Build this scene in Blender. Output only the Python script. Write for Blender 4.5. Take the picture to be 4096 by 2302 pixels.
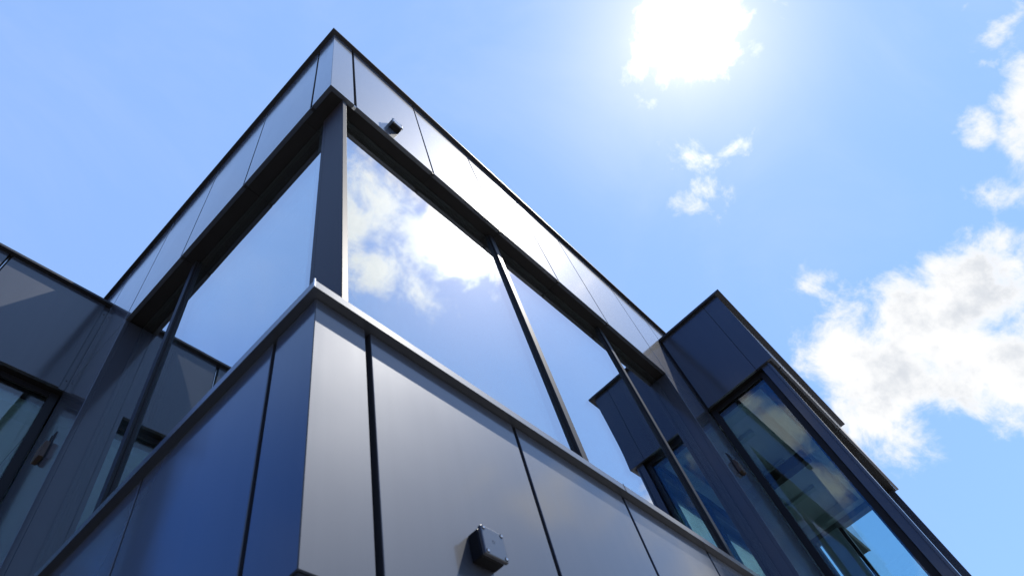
import bpy, bmesh, math, random
from mathutils import Vector, Matrix

for o in list(bpy.data.objects): bpy.data.objects.remove(o)
SC = bpy.context.scene
COL = SC.collection

# ------------------------------------------------------------------ camera
EYE = 1.6
CAM = Vector((-0.6287, -0.9108, EYE))
ROT = Matrix(((0.67175588, -0.541224, -0.50578713),
              (-0.7088271, -0.66798098, -0.22663969),
              (-0.21519334, 0.51076217, -0.83235439)))
FPX = 2594.81                         # focal length in pixels of the 4096 px wide photograph
cd = bpy.data.cameras.new('camera')
cam = bpy.data.objects.new('camera', cd); COL.objects.link(cam)
cam.matrix_world = Matrix.Translation(CAM) @ ROT.to_4x4()
cd.sensor_width = 36.0; cd.lens = FPX / 4096 * 36.0
cd.clip_start = 0.02; cd.clip_end = 3000
cd.dof.use_dof = True; cd.dof.focus_distance = 5.0; cd.dof.aperture_fstop = 4.5
SC.camera = cam

def sky_dir(u, v, mirror=None):
    """direction of a photo pixel (2576 px wide copy); mirror='y' gives what the right-hand glass reflects there"""
    s = 4096 / 2576
    d = ROT @ Vector(((u * s - 2048) / FPX, -(v * s - 1151) / FPX, -1.0))
    d.normalize()
    if mirror == 'y': d.y = -d.y
    if mirror == 'x': d.x = -d.x
    return d

SUN = sky_dir(1722, 70)
ELEV = math.asin(SUN.z); AZ = math.atan2(SUN.x, SUN.y)      # azimuth from +Y towards +X

# ------------------------------------------------------------------ sky
world = bpy.data.worlds.new('World'); SC.world = world; world.use_nodes = True
wt = world.node_tree; wt.nodes.clear()
class NT:
    def __init__(s, t): s.t = t
    def n(s, kind, **kw):
        x = s.t.nodes.new(kind)
        for k, v in kw.items(): setattr(x, k, v)
        return x
    def put(s, sock, v):
        if hasattr(v, 'is_linked'): s.t.links.new(v, sock)
        else: sock.default_value = v
    def m(s, op, a, b=None, c=None, clamp=False):
        x = s.n('ShaderNodeMath', operation=op, use_clamp=clamp)
        s.put(x.inputs[0], a)
        if b is not None: s.put(x.inputs[1], b)
        if c is not None: s.put(x.inputs[2], c)
        return x.outputs[0]
    def vm(s, op, a, b=None):
        x = s.n('ShaderNodeVectorMath', operation=op)
        s.put(x.inputs[0], a)
        if b is not None: s.put(x.inputs[1], b)
        return x.outputs['Value'] if op in ('DOT_PRODUCT', 'LENGTH', 'DISTANCE') else x.outputs[0]
    def noise(s, vec, scale, detail=6, rough=.55, dist=0.0, lac=2.0):
        x = s.n('ShaderNodeTexNoise'); s.put(x.inputs['Vector'], vec)
        x.inputs['Scale'].default_value = scale; x.inputs['Detail'].default_value = detail
        x.inputs['Roughness'].default_value = rough; x.inputs['Distortion'].default_value = dist
        x.inputs['Lacunarity'].default_value = lac
        return x.outputs['Fac']
    def smooth(s, v, a, b, lo=0.0, hi=1.0):
        x = s.n('ShaderNodeMapRange', interpolation_type='SMOOTHSTEP')
        s.put(x.inputs['Value'], v); x.inputs['From Min'].default_value = a; x.inputs['From Max'].default_value = b
        x.inputs['To Min'].default_value = lo; x.inputs['To Max'].default_value = hi
        return x.outputs[0]
    def mix(s, f, a, b, blend='MIX'):
        x = s.n('ShaderNodeMix', data_type='RGBA', blend_type=blend)
        s.put(x.inputs[0], f); s.put(x.inputs[6], a); s.put(x.inputs[7], b)
        return x.outputs[2]

SKY_STRENGTH = 0.15
w = NT(wt)
tc = w.n('ShaderNodeTexCoord'); D = w.vm('NORMALIZE', tc.outputs['Generated'])
sky = w.n('ShaderNodeTexSky', sky_type='NISHITA'); sky.sun_disc = False
sky.sun_elevation = ELEV; sky.sun_rotation = AZ
sky.altitude = 100; sky.air_density = 1.0; sky.dust_density = 0.15; sky.ozone_density = 2.0
# clouds: real cloud banks at their own directions in the sky (photo pixel, half sizes, tilt, weight, mirror)
CLOUDS = [
    # behind the sun and the scraps below it
    (1735, 50, 165, 190, 0, 1.9, None), (1705, 140, 115, 95, 0, 1.3, None),
    (1730, 395, 62, 40, 30, .62, None), (1775, 480, 46, 34, 40, .52, None), (1850, 370, 60, 26, -40, .46, None),
    (1755, 510, 34, 40, 60, .38, None), 
    (2030, 715, 46, 22, -30, .30, None),
    # right-hand side
    (2530, 60, 130, 36, -50, .68, None), (2425, 15, 40, 22, -30, .45, None), (2580, 270, 80, 180, -10, 1.15, None), (2465, 325, 55, 36, -20, .6, None),
    (2475, 155, 40, 16, 20, .42, None), (2500, 490, 55, 36, 20, .5, None),
    # the big bank on the right
    (2350, 790, 300, 165, -28, 1.7, None), (2200, 920, 220, 150, 15, 1.6, None), (2480, 900, 260, 150, 0, 1.8, None),
    (2210, 1050, 140, 95, 50, 1.3, None), (2440, 680, 160, 120, -40, 1.5, None), (2700, 880, 260, 200, 0, 1.5, None), (2420, 970, 200, 90, -15, 1.4, None),
    # a grey bank behind the camera, mirrored in the wing window
    (1960, 1090, 130, 90, 45, 1.0, 'x'), (2090, 1230, 110, 80, 30, .9, 'x'), (1880, 1010, 60, 50, 0, .7, 'x'),
    # the bank overhead that only the right-hand glass shows
    (960, 520, 110, 140, 20, 1.1, 'y'), (1050, 610, 130, 80, 20, .95, 'y'), (1150, 620, 150, 80, 30, 1.0, 'y'),
    (930, 680, 110, 90, 0, 1.0, 'y'), (900, 560, 90, 120, 0, .9, 'y'), (1060, 740, 90, 40, 20, .6, 'y'),
]
B = None
for (u, v, a, b, tilt, wgt, mir) in CLOUDS:
    c = sky_dir(u, v, mir); t = math.radians(tilt); ct, st = math.cos(t), math.sin(t)
    e1 = sky_dir(u + a * ct, v + a * st, mir) - c
    e2 = sky_dir(u - b * st, v + b * ct, mir) - c
    q = w.vm('SUBTRACT', D, tuple(c))
    k1 = w.vm('DOT_PRODUCT', q, tuple(e1 / e1.length_squared)); k2 = w.vm('DOT_PRODUCT', q, tuple(e2 / e2.length_squared))
    r = w.m('SQRT', w.m('ADD', w.m('MULTIPLY', k1, k1), w.m('MULTIPLY', k2, k2)))
    val = w.m('MULTIPLY', w.m('SUBTRACT', 1.0, r), wgt)
    B = val if B is None else w.m('MAXIMUM', B, val)
B = w.m('MAXIMUM', B, -1.2)
# scattered fair-weather clouds over the rest of the sky
cone = w.vm('DOT_PRODUCT', D, tuple(sky_dir(1500, 300)))
away = w.smooth(cone, 0.50, 0.22)
G = w.m('SUBTRACT', w.m('MULTIPLY', w.noise(D, 2.6, 3, .5), 3.2), 1.9)
G = w.m('SUBTRACT', w.m('MULTIPLY', w.m('ADD', G, 1.5), away), 1.5)
B = w.m('MAXIMUM', B, G)
fine = w.noise(D, 15.0, 12, .64, .25)
mid = w.noise(D, 4.0, 4, .5)
dens = w.m('ADD', B, w.m('ADD', w.m('MULTIPLY', w.m('SUBTRACT', fine, .5), 3.6), w.m('MULTIPLY', w.m('SUBTRACT', mid, .5), .7)))
mask = w.smooth(dens, -0.15, 0.95)
veil = w.m('MULTIPLY', w.smooth(w.noise(D, 3.0, 8, .6, .6), .42, .75), .08)
mask = w.m('MAXIMUM', mask, veil)
# cloud light: white tops, greyer thick parts, strong forward scattering round the sun
sdot = w.vm('DOT_PRODUCT', D, tuple(SUN))
near = w.m('POWER', w.m('MAXIMUM', sdot, 0.0), 60.0)
core = w.m('POWER', w.m('MAXIMUM', sdot, 0.0), 900.0)
thick = w.smooth(w.noise(D, 14.0, 6, .6), .40, .70)
body = w.m('SUBTRACT', 1.0, w.m('MULTIPLY', w.m('MULTIPLY', w.smooth(dens, .5, 1.2), thick), .22))
cl = w.m('ADD', w.m('MULTIPLY', body, 3.50), w.m('ADD', w.m('MULTIPLY', near, 2.0), w.m('MULTIPLY', core, 30.0)))
cc = w.n('ShaderNodeCombineColor')
for i, e_ in enumerate((1.25, 1.05, .75)): w.put(cc.inputs[i], w.m('MULTIPLY', cl, w.m('POWER', body, e_ - .75)))
aure = w.n('ShaderNodeCombineColor')
glow = w.m('ADD', w.m('MULTIPLY', w.m('POWER', w.m('MAXIMUM', sdot, 0.0), 85.0), 1.15), w.m('MULTIPLY', core, 1.6))
for i, k in enumerate((1.30, 1.0, .9)): w.put(aure.inputs[i], w.m('MULTIPLY', glow, k))
hs = w.n('ShaderNodeHueSaturation'); hs.inputs['Saturation'].default_value = 1.3; hs.inputs['Value'].default_value = 1.0
w.put(hs.inputs['Color'], sky.outputs[0])
sd = w.vm('DOT_PRODUCT', D, tuple(SUN))                     # pale haze towards the sun, deep blue away from it
haze = w.mix(w.smooth(sd, .28, .60), (.11, .50, 2.45, 1), (1.24, 1.93, 3.50, 1))
haze = w.mix(0.78, hs.outputs[0], haze)
skyc = w.mix(1.0, haze, aure.outputs[0], 'ADD')
final = w.mix(mask, skyc, cc.outputs[0])
bg = w.n('ShaderNodeBackground'); bg.inputs['Strength'].default_value = SKY_STRENGTH
w.put(bg.inputs['Color'], final)
wo = w.n('ShaderNodeOutputWorld'); wt.links.new(bg.outputs[0], wo.inputs[0])

# ------------------------------------------------------------------ sun, exposure
sl = bpy.data.lights.new('sun', 'SUN'); sl.energy = 2.8; sl.angle = math.radians(.6); sl.color = (1, .95, .87)
so = bpy.data.objects.new('sun', sl); COL.objects.link(so)
so.rotation_euler = SUN.to_track_quat('Z', 'Y').to_euler(); so.location = (6, -6, 14)
SC.view_settings.view_transform = 'Standard'; SC.view_settings.look = 'None'
SC.view_settings.exposure = 1.0; SC.view_settings.gamma = 1.0; SC.view_settings.use_curve_mapping = False
SC.cycles.max_bounces = 10; SC.cycles.glossy_bounces = 6; SC.cycles.transparent_max_bounces = 12
SC.cycles.caustics_reflective = False; SC.cycles.caustics_refractive = False
SC.cycles.sample_clamp_indirect = 6.0; SC.cycles.sample_clamp_direct = 3.0

# ------------------------------------------------------------------ materials
def mat(name, col, rough=.5, metal=0.0, coat=0.0, coat_rough=.05, spec=.5, bump=None, var=None, ior=1.5):
    m = bpy.data.materials.new(name); m.use_nodes = True
    t = NT(m.node_tree); p = m.node_tree.nodes['Principled BSDF']
    p.inputs['Base Color'].default_value = (*col, 1); p.inputs['Roughness'].default_value = rough
    p.inputs['Metallic'].default_value = metal; p.inputs['Coat Weight'].default_value = coat
    p.inputs['Coat Roughness'].default_value = coat_rough; p.inputs['Specular IOR Level'].default_value = spec
    p.inputs['IOR'].default_value = ior
    geo = t.n('ShaderNodeNewGeometry'); pos = geo.outputs['Position']
    if var:                                     # (scale, amount): faint unevenness of colour
        oi = t.n('ShaderNodeObjectInfo')
        nz = t.noise(pos, var[0], 5, .6)
        k = t.m('ADD', t.m('MULTIPLY', t.m('SUBTRACT', nz, .5), var[1]), t.m('ADD', 1.0, t.m('MULTIPLY', t.m('SUBTRACT', oi.outputs['Random'], .5), var[1] * .35)))
        mul = t.n('ShaderNodeVectorMath', operation='SCALE'); mul.inputs[0].default_value = col; t.put(mul.inputs['Scale'], k)
        t.put(p.inputs['Base Color'], mul.outputs[0])
    if bump:                                    # list of (scale, strength in metres); each piece buckles its own way
        last = None
        rnd_ = t.n('ShaderNodeObjectInfo').outputs['Random']
        cb_ = t.n('ShaderNodeCombineXYZ'); t.put(cb_.inputs[0], t.m('MULTIPLY', rnd_, 37.0)); t.put(cb_.inputs[1], t.m('MULTIPLY', rnd_, 19.0))
        bpos = t.vm('ADD', pos, cb_.outputs[0])
        for sc_, dep, det in bump:
            b = t.n('ShaderNodeBump'); b.inputs['Strength'].default_value = 1.0; b.inputs['Distance'].default_value = dep
            t.put(b.inputs['Height'], t.noise(bpos, sc_, det, .5))
            if last: t.put(b.inputs['Normal'], last)
            last = b.outputs[0]
        t.put(p.inputs['Normal'], last); t.put(p.inputs['Coat Normal'], last)
    return m

M = {}
def panel_mat(name, bump):
    m = mat(name, (.024, .026, .032), .42, .6, 1.0, .07, .4, bump=bump)
    t = NT(m.node_tree); p = m.node_tree.nodes['Principled BSDF']
    p.inputs['Coat IOR'].default_value = 1.52
    pos = t.n('ShaderNodeNewGeometry').outputs['Position']
    smudge = t.noise(pos, 2.3, 6, .65)
    run = t.noise(t.vm('MULTIPLY', pos, (14, 14, .7)), 1.0, 4, .55)          # faint rain runs down the sheet
    oi = t.n('ShaderNodeObjectInfo')
    k = t.m('ADD', t.m('ADD', .82, t.m('MULTIPLY', run, .22)), t.m('ADD', t.m('MULTIPLY', smudge, .16), t.m('MULTIPLY', oi.outputs['Random'], .10)))
    sc = t.n('ShaderNodeVectorMath', operation='SCALE'); sc.inputs[0].default_value = (.050, .056, .068); t.put(sc.inputs['Scale'], k)
    t.put(p.inputs['Base Color'], sc.outputs[0])
    t.put(p.inputs['Roughness'], t.m('ADD', .56, t.m('MULTIPLY', smudge, .10)))
    t.put(p.inputs['Coat Roughness'], t.m('ADD', .075, t.m('MULTIPLY', t.m('MULTIPLY', run, smudge), .16)))
    return m
M['panel'] = panel_mat('panel_paint', [(1.7, .0022, 1)])
M['panel_flat'] = panel_mat('panel_paint_stiff', None)
M['capping'] = mat('capping_metal', (.022, .022, .025), .5, .3, .1, .2, bump=[(2.0, .001, 1)], var=(4, .15))
M['frame'] = mat('frame_aluminium', (.010, .0095, .0105), .5, .0, .0, .2, .28, var=(5, .12))
M['strip'] = mat('mullion_paint', (.011, .0105, .011), .5, .0, .0, .2, .3, var=(5, .08))
M['column'] = mat('column_paint', (.024, .019, .017), .5, .0, .0, .2, .3, var=(5, .08))
M['core'] = mat('joint_black', (.012, .012, .013), .75)
M['soffit'] = mat('soffit_paint', (.011, .0095, .0085), .6, .0, .0, .2, .2, var=(3, .15))
M['spacer'] = mat('spacer_aluminium', (.22, .22, .22), .5, .6)
M['gasket'] = mat('gasket_rubber', (.01, .01, .01), .6)
M['inside_wall'] = mat('interior_paint', (.15, .155, .16), .8, var=(1.5, .08))
M['inside_ceiling'] = mat('ceiling_paint', (.42, .43, .44), .85, var=(1.5, .05))
M['inside_floor'] = mat('interior_carpet', (.09, .09, .10), .9)
M['blind'] = mat('blind_fabric', (.34, .37, .37), .8)
M['plastic'] = mat('black_plastic', (.006, .006, .007), .4, 0, 0, .1, .18, bump=[(400, .00005, 2)])
M['lid'] = mat('grey_lid_plastic', (.035, .037, .043), .34, 0, 1.0, .14, .5, bump=[(300, .00006, 2)])
M['steel'] = mat('screw_steel', (.55, .55, .55), .25, 1.0)
M['lamp_body'] = mat('lamp_metal', (.075, .055, .042), .45, .3, var=(40, .5))
M['roof'] = mat('roof_membrane', (.10, .10, .10), .9)
M['render'] = mat('ground_floor_cladding', (.10, .105, .115), .5, .4, .2, .2, var=(2, .2))
M['bark'] = mat('bark', (.09, .07, .05), .9, bump=[(30, .01, 4)])
M['leaf'] = mat('leaf', (.055, .085, .025), .55, var=(1.5, .8))

def glass_mat(name, tint, base, ior):
    m = bpy.data.materials.new(name); m.use_nodes = True; t = NT(m.node_tree); m.node_tree.nodes.clear()
    geo = t.n('ShaderNodeNewGeometry')
    bmp = t.n('ShaderNodeBump'); bmp.inputs['Distance'].default_value = .0011; bmp.inputs['Strength'].default_value = 1.0
    rnd_ = t.n('ShaderNodeObjectInfo').outputs['Random']; cb_ = t.n('ShaderNodeCombineXYZ'); t.put(cb_.inputs[0], t.m('MULTIPLY', rnd_, 31.0))
    t.put(bmp.inputs['Height'], t.noise(t.vm('ADD', geo.outputs['Position'], cb_.outputs[0]), 1.3, 1, .5))
    tr = t.n('ShaderNodeBsdfTransparent'); tr.inputs[0].default_value = (*tint, 1)
    gl = t.n('ShaderNodeBsdfAnisotropic'); gl.inputs['Roughness'].default_value = .0; gl.inputs[0].default_value = (.97, .985, 1, 1)
    t.put(gl.inputs['Normal'], bmp.outputs[0])
    fr = t.n('ShaderNodeFresnel'); fr.inputs['IOR'].default_value = ior
    fac = t.m('ADD', base, t.m('MULTIPLY', fr.outputs[0], 1.0 - base), clamp=True)
    fac = t.m('MULTIPLY', fac, t.m('SUBTRACT', 1.0, geo.outputs['Backfacing']))      # one reflection per sheet
    mx = t.n('ShaderNodeMixShader'); t.put(mx.inputs[0], fac); t.put(mx.inputs[1], tr.outputs[0]); t.put(mx.inputs[2], gl.outputs[0])
    # a trace of dust on the pane
    df = t.n('ShaderNodeBsdfDiffuse'); df.inputs[0].default_value = (.5, .5, .5, 1)
    dust = t.m('MULTIPLY', t.smooth(t.noise(geo.outputs['Position'], 55, 3, .6), .66, .85), .02)
    m2 = t.n('ShaderNodeMixShader'); t.put(m2.inputs[0], dust); t.put(m2.inputs[1], mx.outputs[0]); t.put(m2.inputs[2], df.outputs[0])
    out = t.n('ShaderNodeOutputMaterial'); t.put(out.inputs[0], m2.outputs[0])
    return m
M['glass'] = glass_mat('solar_glass', (.80, .88, .87), .52, 1.6)
M['clear'] = glass_mat('clear_glass', (.85, .93, .94), .03, 1.5)

gm = mat('paving', (.30, .29, .275), .85)
g = NT(gm.node_tree); gpr = gm.node_tree.nodes['Principled BSDF']
br = g.n('ShaderNodeTexBrick'); g.put(br.inputs['Vector'], g.n('ShaderNodeNewGeometry').outputs['Position'])
br.inputs['Color1'].default_value = (.31, .30, .285, 1); br.inputs['Color2'].default_value = (.26, .25, .24, 1); br.inputs['Mortar'].default_value = (.12, .115, .11, 1)
br.inputs['Scale'].default_value = 2.5; br.inputs['Mortar Size'].default_value = .012
g.put(gpr.inputs['Base Color'], br.outputs[0])
M['paving'] = gm

# ------------------------------------------------------------------ helpers
CACHE = {}
def link(name, me, m, parent, loc):
    o = bpy.data.objects.new(name, me); COL.objects.link(o)
    if me is not None and len(me.materials) == 0: me.materials.append(M[m])
    loc = Vector(loc); o['w'] = list(loc)
    if parent is not None:
        o.parent = parent; o.location = loc - Vector(parent['w'])
    else: o.location = loc
    return o
def box_mesh(dims, m, bev=0.0, seg=2):
    key = (tuple(round(x, 4) for x in dims), m, bev)
    if key in CACHE: return CACHE[key]
    bm = bmesh.new(); bmesh.ops.create_cube(bm, size=1)
    for v in bm.verts: v.co = Vector((v.co.x * dims[0], v.co.y * dims[1], v.co.z * dims[2]))
    if bev: bmesh.ops.bevel(bm, geom=bm.edges[:], offset=bev, segments=seg, affect='EDGES', profile=.5)
    me = bpy.data.meshes.new('box'); bm.to_mesh(me); bm.free(); me.materials.append(M[m]); CACHE[key] = me
    if bev:
        for p in me.polygons: p.use_smooth = False
    return me
def box(name, lo, hi, m, parent, bev=0.0, seg=1):
    lo, hi = Vector(lo), Vector(hi)
    return link(name, box_mesh(hi - lo, m, bev, seg), m, parent, (lo + hi) / 2)
def boxes_mesh(name, lst, m, parent, bev=0.0):
    """several boxes of ONE part (a frame, a backing) as one mesh"""
    bm = bmesh.new(); c = Vector(lst[0][0])
    for lo, hi in lst:
        lo, hi = Vector(lo), Vector(hi)
        r = bmesh.ops.create_cube(bm, size=1)
        for v in r['verts']: v.co = Vector([(lo[i] + hi[i]) / 2 + v.co[i] * (hi[i] - lo[i]) - c[i] for i in range(3)])
    if bev: bmesh.ops.bevel(bm, geom=bm.edges[:], offset=bev, segments=1, affect='EDGES')
    me = bpy.data.meshes.new(name); bm.to_mesh(me); bm.free()
    return link(name, me, m, parent, c)
def prism(name, poly, z0, z1, m, parent, bev=0.0):
    """vertical prism over a plan polygon"""
    c = Vector((poly[0][0], poly[0][1], z0)); bm = bmesh.new()
    lo = [bm.verts.new((x - c.x, y - c.y, 0)) for x, y in poly]; hi = [bm.verts.new((x - c.x, y - c.y, z1 - z0)) for x, y in poly]
    n = len(poly)
    bm.faces.new(lo[::-1]); bm.faces.new(hi)
    for i in range(n): bm.faces.new((lo[i], lo[(i + 1) % n], hi[(i + 1) % n], hi[i]))
    bmesh.ops.recalc_face_normals(bm, faces=bm.faces[:])
    if bev: bmesh.ops.bevel(bm, geom=bm.edges[:], offset=bev, segments=2, affect='EDGES')
    me = bpy.data.meshes.new(name); bm.to_mesh(me); bm.free()
    return link(name, me, m, parent, c)
def extrude_along(name, prof, path, m, parent, bev=0.0):
    """profile (out, z) swept along a plan path with mitred corners; 'out' points to the right-hand side of travel"""
    n = len(path); rings = []
    for i, P in enumerate(path):
        P = Vector(P)
        d0 = (P - Vector(path[i - 1])).normalized() if i else None
        d1 = (Vector(path[i + 1]) - P).normalized() if i < n - 1 else None
        d0 = d0 or d1; d1 = d1 or d0
        n0, n1 = Vector((d0.y, -d0.x)), Vector((d1.y, -d1.x))
        mit = (n0 + n1) / (1 + n0.dot(n1))
        rings.append([(P.x + mit.x * o, P.y + mit.y * o, z) for o, z in prof])
    c = Vector(rings[0][0]); bm = bmesh.new()
    vs = [[bm.verts.new(Vector(p) - c) for p in r] for r in rings]; k = len(prof)
    for i in range(n - 1):
        for j in range(k): bm.faces.new((vs[i][j], vs[i][(j + 1) % k], vs[i + 1][(j + 1) % k], vs[i + 1][j]))
    bm.faces.new(vs[0]); bm.faces.new(vs[-1][::-1])
    bmesh.ops.recalc_face_normals(bm, faces=bm.faces[:])
    if bev: bmesh.ops.bevel(bm, geom=[e for e in bm.edges if e.calc_face_angle(0) > .4], offset=bev, segments=2, affect='EDGES')
    me = bpy.data.meshes.new(name); bm.to_mesh(me); bm.free()
    return link(name, me, m, parent, c)
def thing(name, loc, label, cat, group=None):
    o = bpy.data.objects.new(name, None); COL.objects.link(o); o.location = loc; o['w'] = list(loc)
    o.empty_display_size = .2; o['label'] = label; o['category'] = cat
    if group: o['group'] = group
    return o
def facade(parent, axis, face, joints, z0, z1, out, gap=.016, depth=.03, m='panel'):
    """flat panels between joints along one face; axis 'x': face is y=const, axis 'y': face is x=const. out = outward sign"""
    for a, b in zip(joints[:-1], joints[1:]):
        a2 = a + gap / 2; b2 = b - gap / 2
        f0, f1 = sorted((face, face - out * depth))
        if axis == 'x': box('panel', (a2, f0, z0), (b2, f1, z1), m, parent, .0022, 2)
        else: box('panel', (f0, a2, z0), (f1, b2, z1), m, parent, .0022, 2)

# ------------------------------------------------------------------ ground
bm = bmesh.new(); bmesh.ops.create_grid(bm, x_segments=1, y_segments=1, size=300)
me = bpy.data.meshes.new('ground'); bm.to_mesh(me); bm.free()
gnd = link('ground', me, 'paving', None, (0, 0, 0)); gnd['kind'] = 'structure'

# ------------------------------------------------------------------ the building
Z = lambda v: v + EYE
ZLB, ZCF, ZCT = Z(.829), Z(1.795), Z(1.838)           # lower band: bottom, sill flashing lip, sill top
ZFB, ZR = Z(4.448), Z(6.225)                          # parapet band: bottom, underside of the capping
ZWB, ZWR = Z(4.405), Z(5.555)                         # the same for the two wings
XE, YE = 9.0, 7.5                                     # main block goes on behind the wings
WX, WXE, WY = 4.67, 8.05, -.825                       # right-hand wing: near face, far end, front face
LY, LXE, LYE = 3.10, -1.05, 6.6                                  # left-hand wing: front face, outer side, far end
GX, GY = .119, .102                                   # glass planes of the main block

bld = thing('office_building', (0, 0, 0), 'modern two-storey office building clad in dark grey metal panels with mirrored glass bands', 'building')

# --- parapet band of the main block
fas = boxes_mesh('parapet_band', [((.034, .034, ZFB + .012), (XE, .30, ZR + .02)), ((.034, .301, ZFB + .012), (.30, YE, ZR + .02))], 'core', bld)
prism('corner_panel', [(0, 0), (.193, 0), (.193, .03), (.03, .03), (.03, .193), (0, .193)], ZFB, ZR, 'panel', fas, .0022)
facade(fas, 'x', 0, [.206, .914, 1.627, 2.337, 3.03, 4.01, 4.71, 5.42, 6.13, 6.84, 7.55, 8.26, XE], ZFB, ZR, -1)
facade(fas, 'y', 0, [.206, .927, 1.648, 2.36, 3.07, 3.78, 4.49, 5.2, 5.91, 6.62, YE], ZFB, ZR, -1)
for x in (.204, .914, 1.627, 2.337, 3.03):            # little folded ends of the joint rails
    box('joint_clip', (x - .010, .004, ZFB - .006), (x + .010, .030, ZFB + .011), 'steel' if x < .5 else 'strip', fas)
for y in (.204, .927, 1.648):
    box('joint_clip', (.004, y - .010, ZFB - .006), (.030, y + .010, ZFB + .011), 'strip', fas)
extrude_along('roof_capping', [(-.25, ZR + .001), (.035, ZR + .001), (.035, ZR + .030), (.022, ZR + .034), (.022, ZR + .040), (-.25, ZR + .06)],
              [(0, YE), (0, 0), (XE, 0)], 'capping', bld, .002)
prism('roof_slab', [(.26, .26), (XE, .26), (XE, YE), (.26, YE)], ZR - .25, ZR - .05, 'roof', bld)

# --- soffit under it, one strip each side, seen double in the glass
sof = prism('soffit', [(.032, .032), (XE - .5, .032), (XE - .5, .34), (.34, .34), (.34, YE - .5), (.032, YE - .5)], ZFB + .004, ZFB + .011, 'soffit', bld)
for a, b in zip([.032, .206, .914, 1.627, 2.337, 3.03], [.203, .911, 1.624, 2.334, 3.027, 3.935]):
    box('soffit_panel', (a, .031, ZFB + .0005), (b, .30, ZFB + .0035), 'soffit', sof)
for a, b in zip([.303, .927, 1.651], [.924, 1.648, 2.315]):
    box('soffit_panel', (.031, a, ZFB + .0005), (.30, b, ZFB + .0035), 'soffit', sof)

# --- lower band
low = boxes_mesh('spandrel_band', [((.034, .034, ZLB + .012), (WX, .28, ZCF + .01)), ((.034, .281, ZLB + .012), (.28, LY, ZCF + .01))], 'core', bld)
prism('corner_panel', [(0, 0), (.193, 0), (.193, .03), (.03, .03), (.03, .193), (0, .193)], ZLB, ZCF, 'panel', low, .0022)
facade(low, 'x', 0, [.206, .914, 1.627, 2.337, 3.03, 3.95, WX + .01], ZLB, ZCF, -1, gap=.02)
facade(low, 'y', 0, [.206, .930, 1.648, 2.33, LY + .01], ZLB, ZCF, -1, gap=.014)
prism('band_soffit', [(.004, .004), (WX, .004), (WX, .7), (.7, .7), (.7, LY), (.004, LY)], ZLB - .012, ZLB - .003, 'soffit', bld)
cop = extrude_along('sill_flashing', [(-.095, ZCF + .002), (.030, ZCF + .002), (.030, ZCT), (-.095, ZCT + .008)],
                    [(0, 2.322), (0, 0), (3.945, 0)], 'panel', bld, .0018)
box('corner_seam', (-.0325, -.0325, ZCF + .001), (-.0265, -.0265, ZCT + .006), 'steel', cop, .001)
box('flashing_joint', (1.62, -.0312, ZCF + .001), (1.624, -.0295, ZCT + .004), 'core', cop)
box('flashing_joint', (-.0312, 1.62, ZCF + .001), (-.0295, 1.624, ZCT + .004), 'core', cop)

# --- corner column
colm = boxes_mesh('corner_column', [((.1152, .022, ZCT - .01), (.147, .195, ZFB + .0003))], 'column', bld, .003)
box('edge_trim', (.1165, .1955, ZCT - .01), (.140, .2215, ZFB + .0003), 'column', colm, .001)

# --- window bands of the main block
def bay(axis, glass, a, b, mull, z0, z1, name_glass='glass', prot=.022, mw=.052, back=.05):
    """a window: frame mesh > panes, mullions. axis 'x' -> plane y=glass looking -y; axis 'y' -> plane x=glass looking -x"""
    def P(lo_a, lo_d, lo_z, hi_a, hi_d, hi_z):
        return ((lo_a, lo_d, lo_z), (hi_a, hi_d, hi_z)) if axis == 'x' else ((lo_d, lo_a, lo_z), (hi_d, hi_a, hi_z))
    g0, g1 = glass, glass + .006
    fr = boxes_mesh('window', [P(a, g1 + .024, z0, b, g1 + .024 + back, z0 + .05), P(a, g1 + .024, z1 - .05, b, g1 + .024 + back, z1),
                               P(a, g1 + .024, z0 + .0501, a + .05, g1 + .024 + back, z1 - .0501), P(b - .05, g1 + .024, z0 + .0501, b, g1 + .024 + back, z1 - .0501)], 'frame', bld)
    edges = [a] + [e for mm in mull for e in (mm - .004, mm + .004)] + [b]
    for i in range(0, len(edges), 2):
        lo, hi = P(edges[i], g0, z0, edges[i + 1], g1, z1)
        lo2, hi2 = P(edges[i] + .004, g0 + .022, z0 + .004, edges[i + 1] - .004, g0 + .028, z1 - .004)
        boxes_mesh('pane', [(lo, hi), (lo2, hi2)], name_glass, fr)      # two sheets of one sealed unit
    for i in range(0, len(edges), 2):                                   # aluminium spacer round each sealed unit
        e0, e1 = edges[i] + .012, edges[i + 1] - .012
        boxes_mesh('glazing_spacer', [P(e0, g0 + .0075, z0 + .012, e1, g0 + .0205, z0 + .026), P(e0, g0 + .0075, z1 - .026, e1, g0 + .0205, z1 - .012),
                                      P(e0, g0 + .0075, z0 + .0265, e0 + .030, g0 + .0205, z1 - .0265), P(e1 - .030, g0 + .0075, z0 + .0265, e1, g0 + .0205, z1 - .0265)], 'spacer', fr)
    for mm in mull:
        lo, hi = P(mm - mw / 2 - .007, g0 - .004, z0, mm + mw / 2 + .007, g0 - .0003, z1)
        box('glazing_gasket', lo, hi, 'gasket', fr)
        lo, hi = P(mm - mw / 2, g0 - prot, z0, mm + mw / 2, g0 - .0045, z1)
        mo = box('mullion', lo, hi, 'strip', fr, .0015, 1)
        lo, hi = P(mm - mw / 2, g1 + .024, z0 + .0502, mm + mw / 2, g1 + .024 + back, z1 - .0502)
        box('mullion_core', lo, hi, 'frame', mo)
    return fr
bay('x', GY, .149, 3.945, [1.602, 3.0], ZCT - .004, ZFB - .0005)
bay('y', GX, .223, 2.322, [1.635], ZCT - .004, ZFB - .0005)

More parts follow.
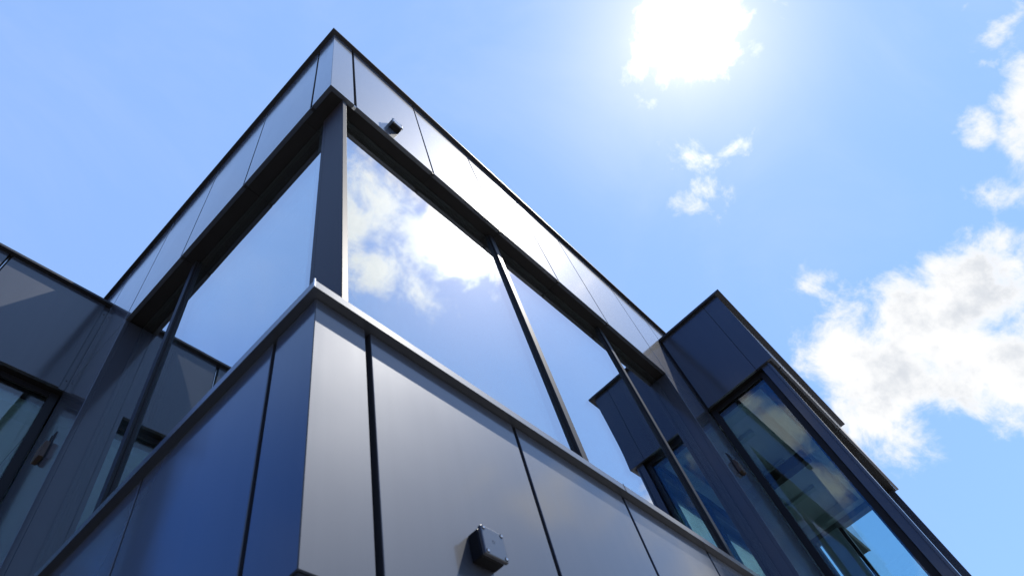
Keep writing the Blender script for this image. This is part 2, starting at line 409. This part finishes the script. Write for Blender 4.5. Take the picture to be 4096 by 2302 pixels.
# --- flush wall strips between the window bands and the wings
sw = box('wall_pier', (3.955, .034, ZCF), (WX + .3, .30, ZFB), 'core', bld)
box('panel', (3.945, 0, ZCF + .012), (WX + .02, .03, ZFB - .008), 'panel', sw, .0022, 2)
box('reveal_panel', (3.9455, .0305, ZCF + .012), (3.954, .30, ZFB - .008), 'panel', sw)
sw = box('wall_pier', (.034, 2.332, ZCF), (.30, LY + .3, ZFB), 'core', bld)
box('panel', (0, 2.322, ZCF + .012), (.03, LY + .02, ZFB - .008), 'panel', sw, .0022, 2)
box('reveal_panel', (.0305, 2.3225, ZCF + .012), (.30, 2.331, ZFB - .008), 'panel', sw)

# --- right-hand wing
wf = boxes_mesh('wing_band', [((WX + .034, WY + .034, ZWB + .012), (WX + .30, -.001, ZWR + .02)), ((WX + .301, WY + .034, ZWB + .012), (WXE, WY + .30, ZWR + .02))], 'core', bld)
prism('corner_panel', [(WX, WY), (WX + .193, WY), (WX + .193, WY + .03), (WX + .03, WY + .03), (WX + .03, WY + .193), (WX, WY + .193)], ZWB, ZWR, 'panel', wf, .0022)
facade(wf, 'y', WX, [-.636, -.012], ZWB, ZWR, -1)
facade(wf, 'x', WY, [WX + .206, WX + 1.627, WXE], ZWB, ZWR, -1, m='panel_flat')
for z in (ZWB + .12, ZWB + .55, ZWB + .98):
    box('rivet', (WX + .024, -.640, z), (WX + .031, -.633, z + .007), 'gasket', wf)
extrude_along('roof_capping', [(-.25, ZWR + .001), (.035, ZWR + .001), (.035, ZWR + .030), (.022, ZWR + .040), (-.25, ZWR + .05)],
              [(WX, -.002), (WX, WY - .028), (WXE, WY - .028), (WXE, WY + 1.5)], 'capping', bld, .002)
prism('roof_slab', [(WX + .26, WY + .26), (WXE - .02, WY + .26), (WXE - .02, -.003), (WX + .26, -.003)], ZWR - .25, ZWR - .05, 'roof', bld)
prism('soffit', [(WX + .032, WY + .032), (WXE - .01, WY + .032), (WXE - .01, WY + .36), (WX + .36, WY + .36), (WX + .36, -.003), (WX + .032, -.003)], ZWB + .002, ZWB + .010, 'soffit', bld)
boxes_mesh('corner_post', [((WX + .030, WY + .055, ZLB), (WX + .140, WY + .150, ZWB + .0015)), ((WX + .020, WY + .0625, ZLB), (WX + .029, WY + .080, ZWB + .0010))], 'panel', bld, .002)
WG = WX + .092
bay('y', WG, WY + .152, -.004, [], ZCT, ZWB + .0015, 'clear', back=.07)
boxes_mesh('window_trim', [((WG - .02, -.066, ZCT), (WG - .001, -.004, ZWB + .001)), ((WG - .02, WY + .153, ZCT), (WG - .001, WY + .21, ZWB + .001)), ((WG - .016, WY + .2105, ZWB - .045), (WG - .001, -.0665, ZWB + .001))], 'frame', bld, .001)
bay('x', WY + .147, WX + .145, WXE - .10, [WX + 1.2, WX + 2.3], ZCT, ZWB + .0015, 'clear')
box('corner_post', (WXE - .09, WY + .055, ZLB), (WXE, WY + .15, ZWB + .0015), 'panel', bld, .002)
box('spandrel_band', (WX, WY + .01, ZLB), (WXE, -.003, ZCT - .26), 'panel', bld)
# far wall of that room with its own window to the sky
fw = boxes_mesh('end_wall', [((7.64, WY + .16, ZCT), (7.76, -.46, ZWB)), ((7.64, .35, ZCT), (7.76, 3.0, ZWB)), ((7.64, -.4599, ZWB - .16), (7.76, .3499, ZWB))], 'inside_wall', bld)
box('pane', (7.69, -.4599, ZCT), (7.70, .3499, ZWB - .161), 'clear', fw)
box('mullion', (7.66, -.02, ZCT), (7.74, .02, ZWB - .1612), 'frame', fw)
box('room_ceiling', (WG + .09, WY + .22, ZWB + .011), (7.639, 3.0, ZWB + .06), 'inside_ceiling', bld)
box('room_floor', (WG + .09, WY + .22, ZCT - .25), (7.639, 3.0, ZCT - .10), 'inside_floor', bld)
box('room_wall', (WG + .09, 3.001, ZCT - .2), (7.64, 3.1, ZWB), 'inside_wall', bld)

bh = boxes_mesh('ceiling_bulkhead', [((WG + .10, WY + .30, ZWB - .10), (WG + .24, 2.9, ZWB + .0095)), ((WG + .2401, WY + .30, ZWB - .10), (7.62, WY + .42, ZWB + .0095)), ((7.50, WY + .4201, ZWB - .10), (7.62, 2.9, ZWB + .0095))], 'blind', bld)
for k in range(3):
    box('ceiling_lamp', (5.35 + k * .75, -.15, ZWB - .03), (5.43 + k * .75, 1.25, ZWB + .009), 'blind', bh)
box('roof_beam', (6.0, WY + .45, ZWB - .22), (6.12, 2.9, ZWB - .101), 'frame', bh)
box('blind', (7.60, .02, ZCT + .2), (7.625, .30, ZWB - .17), 'blind', fw)

# --- left-hand wing
lf = boxes_mesh('wing_band', [((LXE + .034, LY + .034, ZWB + .012), (-.001, LY + .30, ZWR + .02)), ((LXE + .034, LY + .301, ZWB + .012), (LXE + .30, LYE, ZWR + .02))], 'core', bld)
prism('corner_panel', [(LXE, LY), (LXE + .190, LY), (LXE + .190, LY + .03), (LXE + .03, LY + .03), (LXE + .03, LY + .190), (LXE, LY + .190)], ZWB, ZWR, 'panel', lf, .0022)
facade(lf, 'y', LXE, [LY + .203, LY + .914, LY + 1.627, LY + 2.337, LYE], ZWB, ZWR, -1)
box('panel', (-.830, LY, ZWB), (-.048, LY + .03, ZWR), 'panel', lf, .0022, 2)
box('reveal_strip', (-.047, LY + .012, ZWB), (-.001, LY + .03, ZWR), 'panel', lf)
for z in (ZWB + .10, ZWR - .12):
    box('rivet', (-.028, LY + .008, z), (-.018, LY + .0125, z + .010), 'gasket', lf, .001)
box('joint_rail', (-.848, LY + .018, ZWB), (-.842, LY + .033, ZWR), 'steel', lf)
extrude_along('roof_capping', [(-.25, ZWR + .001), (.035, ZWR + .001), (.035, ZWR + .030), (.022, ZWR + .040), (-.25, ZWR + .05)],
              [(LXE, LYE), (LXE, LY), (-.002, LY)], 'capping', bld, .002)
box('roof_slab', (LXE + .26, LY + .26, ZWR - .25), (-.003, LYE, ZWR - .05), 'roof', bld)
prism('soffit', [(LXE + .032, LY + .032), (-.003, LY + .032), (-.003, LY + .36), (LXE + .36, LY + .36), (LXE + .36, LYE), (LXE + .032, LYE)], ZWB + .002, ZWB + .010, 'soffit', bld)
LG = LY + .092
box('corner_post', (LXE + .055, LY + .030, ZLB), (LXE + .150, LY + .140, ZWB + .0015), 'panel', bld, .002)
bay('x', LG, LXE + .152, -.004, [], ZCT, ZWB + .0015, 'clear', back=.07)
boxes_mesh('window_trim', [((-.066, LG - .02, ZCT), (-.004, LG - .001, ZWB + .001)), ((LXE + .153, LG - .02, ZCT), (LXE + .21, LG - .001, ZWB + .001)), ((LXE + .2105, LG - .016, ZWB - .045), (-.0665, LG - .001, ZWB + .001))], 'frame', bld, .001)
bay('y', LXE + .147, LY + .145, LYE - .1, [LY + 1.2, LY + 2.3], ZCT, ZWB + .0015, 'clear')
box('spandrel_band', (LXE + .01, LY, ZLB), (-.003, LYE, ZCT - .26), 'panel', bld)
box('room_ceiling', (LXE + .24, LG + .12, ZWB + .011), (-.003, LYE, ZWB + .06), 'inside_ceiling', bld)
boxes_mesh('ceiling_bulkhead', [((LXE + .26, LG + .13, ZWB - .10), (-.01, LG + .26, ZWB + .0095)), ((LXE + .26, LG + .2601, ZWB - .10), (LXE + .38, LYE - .1, ZWB + .0095))], 'blind', bld)
box('room_floor', (LXE + .24, LG + .12, ZCT - .25), (-.003, LYE, ZCT - .10), 'inside_floor', bld)
box('room_wall', (.0, LY + .301, ZCT - .2), (.08, LYE, ZWB), 'inside_wall', bld)
box('room_wall', (LXE + .1, LYE + .001, ZCT - .2), (.08, LYE + .1, ZWB), 'inside_wall', bld)

# --- rooms behind the main glass, ground floor
box('room_ceiling', (.36, .36, ZFB + .013), (WX - .02, LY, ZFB + .05), 'inside_wall', bld)
box('room_floor', (.29, .29, ZCT - .25), (WX - .02, LY, ZCT - .10), 'inside_floor', bld)
box('room_wall', (.30, LY + .01, ZCT - .2), (WX, LY + .09, ZFB), 'inside_wall', bld)
box('room_wall', (WX + .001, .31, ZCT - .2), (WX + .08, LY, ZFB), 'inside_wall', bld)
prism('ground_floor_wall', [(.5, .5), (XE, .5), (XE, YE), (.5, YE)], 0.0, ZLB - .013, 'render', bld)
box('wing_ground_wall', (WX + .3, WY + .3, 0), (WXE - .2, .499, ZLB - .001), 'render', bld)
box('wing_ground_wall', (LXE + .2, LY + .4, 0), (.499, LYE, ZLB - .014), 'render', bld)

# ------------------------------------------------------------------ junction boxes
def junction_box(x0, x1, z0, z1, label):
    t = thing('junction_box', ((x0 + x1) / 2, 0, (z0 + z1) / 2), label, 'junction box', 'junction boxes on the sunlit facade')
    box('housing', (x0, -.037, z0 + .002), (x1, .0005, z1 - .002), 'plastic', t, .004, 2)
    lid = box('lid', (x0 - .002, -.0515, z0), (x1 + .002, -.0385, z1), 'lid', t, .003, 2)
    for sx in (x0 + .007, x1 - .007):
        for sz in (z0 + .008, z1 - .008):
            bm = bmesh.new(); bmesh.ops.create_cone(bm, cap_ends=True, segments=14, radius1=.0042, radius2=.0036, depth=.003, matrix=Matrix.Rotation(math.pi / 2, 4, 'X'))
            me = bpy.data.meshes.new('screw'); bm.to_mesh(me); bm.free()
            link('screw', me, 'steel', lid, (sx, -.0525, sz))
            bm = bmesh.new(); bmesh.ops.create_cone(bm, cap_ends=True, segments=16, radius1=.0062, radius2=.0062, depth=.0012, matrix=Matrix.Rotation(math.pi / 2, 4, 'X'))
            me = bpy.data.meshes.new('screw_recess'); bm.to_mesh(me); bm.free()
            link('screw_recess', me, 'plastic', lid, (sx, -.0517, sz))
    bm = bmesh.new(); cx, cz = (x0 + x1) / 2 - .004, (z0 + z1) / 2 + .002      # embossed ring and tag on the lid
    for k in range(18):
        a = 2 * math.pi * k / 18; b = 2 * math.pi * (k + 1) / 18
        q = [bm.verts.new((r * math.cos(s), 0, r * math.sin(s))) for r, s in ((.0042, a), (.0050, a), (.0050, b), (.0042, b))]
        bm.faces.new(q)
    bmesh.ops.solidify(bm, geom=bm.faces[:], thickness=.0005)
    me = bpy.data.meshes.new('embossed_ring'); bm.to_mesh(me); bm.free()
    link('embossed_ring', me, 'lid', lid, (cx, -.0518, cz))
    return t
junction_box(.515, .598, Z(1.034), Z(1.122), 'black plastic junction box with four-screw grey lid below the sill flashing')
junction_box(.510, .596, Z(4.668), Z(4.757), 'junction box screwed to the parapet band just above the soffit edge')

# ------------------------------------------------------------------ small wall lamps on the flush piers
def wall_lamp(base, along, out, label):
    t = thing('wall_lamp', base, label, 'wall lamp', 'lamps on the shaded piers beside the wings')
    b = Vector(base); a = Vector(along); o = Vector(out)
    def bb(name, a0, a1, o0, o1, z0, z1, m, par, bev=.001):
        p = b + a * a0 + o * o0; q = b + a * a1 + o * o1
        lo = Vector((min(p.x, q.x), min(p.y, q.y), b.z + z0)); hi = Vector((max(p.x, q.x), max(p.y, q.y), b.z + z1))
        return box(name, lo, hi, m, par, bev)
    bb('back_plate', -.035, .035, -.0005, .006, -.115, .115, 'strip', t)
    lb = bb('lamp_body', -.045, .045, .0065, .036, -.115, .01, 'lamp_body', t, .002)
    for k in range(4):
        bb('louvre', -.047, .047, .034, .0385, -.105 + k * .028, -.088 + k * .028, 'lamp_body', lb)
    bb('cable', -.003, .003, .006, .012, .0102, .10, 'gasket', t, .0005)
    return t
wall_lamp((4.24, 0, Z(3.42)), (1, 0, 0), (0, -1, 0), 'small louvred wall lamp on the pier between the cloud-reflecting glass and the projecting wing')
wall_lamp((0, 2.66, Z(3.42)), (0, 1, 0), (-1, 0, 0), 'small brown louvred wall lamp beside the window under the wing with the sunlit corner')

# ------------------------------------------------------------------ trees across the yard, seen only as reflections in the wing's glass
def tree(loc, h, r, seed, label):
    rnd = random.Random(seed); t = thing('tree', loc, label, 'tree', 'trees across the yard'); L = Vector(loc)
    bm = bmesh.new()
    def limb(a, b, r0, r1):
        d = (b - a); q = d.to_track_quat('Z', 'Y').to_matrix()
        ra = [bm.verts.new(a + q @ Vector((r0 * math.cos(k * math.pi / 4), r0 * math.sin(k * math.pi / 4), 0))) for k in range(8)]
        rb = [bm.verts.new(b + q @ Vector((r1 * math.cos(k * math.pi / 4), r1 * math.sin(k * math.pi / 4), 0))) for k in range(8)]
        for k in range(8): bm.faces.new((ra[k], ra[(k + 1) % 8], rb[(k + 1) % 8], rb[k]))
    limb(Vector((0, 0, 0)), Vector((.1, .1, h * .5)), .16, .11); limb(Vector((.1, .1, h * .5)), Vector((.2, 0, h * .9)), .11, .03)
    ends = []
    for k in range(16):
        z = h * rnd.uniform(.32, .85); an = k * 2.4; e = Vector((math.cos(an), math.sin(an), .5)) * r * rnd.uniform(.5, .9) + Vector((0, 0, z))
        limb(Vector((.1, .05, z)), e, .05, .012); ends += [e, e * .75 + Vector((0, 0, z)) * .25]
    me = bpy.data.meshes.new('trunk'); bm.to_mesh(me); bm.free(); link('trunk', me, 'bark', t, L)
    bm = bmesh.new()
    for k in range(5200):
        c = rnd.choice(ends) + Vector((rnd.gauss(0, .42), rnd.gauss(0, .42), rnd.gauss(.1, .40)))
        q = Matrix.Rotation(rnd.uniform(0, 6.3), 3, 'Z') @ Matrix.Rotation(rnd.uniform(-1.2, 1.2), 3, 'X'); s = rnd.uniform(.05, .10)
        bm.faces.new([bm.verts.new(c + q @ Vector(p) * s) for p in ((-.5, 0, 0), (0, -.9, .1), (.5, 0, 0), (0, .9, .1))])
    me = bpy.data.meshes.new('crown'); bm.to_mesh(me); bm.free(); link('crown', me, 'leaf', t, L)
    return t
tree((-10.5, -1.9, 0), 8.8, 1.7, 3, 'leafy tree mirrored at the foot of the wing window')
tree((-13.0, -5.4, 0), 8.0, 1.9, 8, 'broader leafy tree standing behind the first across the yard')

for o in COL.objects:
    if 'w' in o.keys(): del o['w']
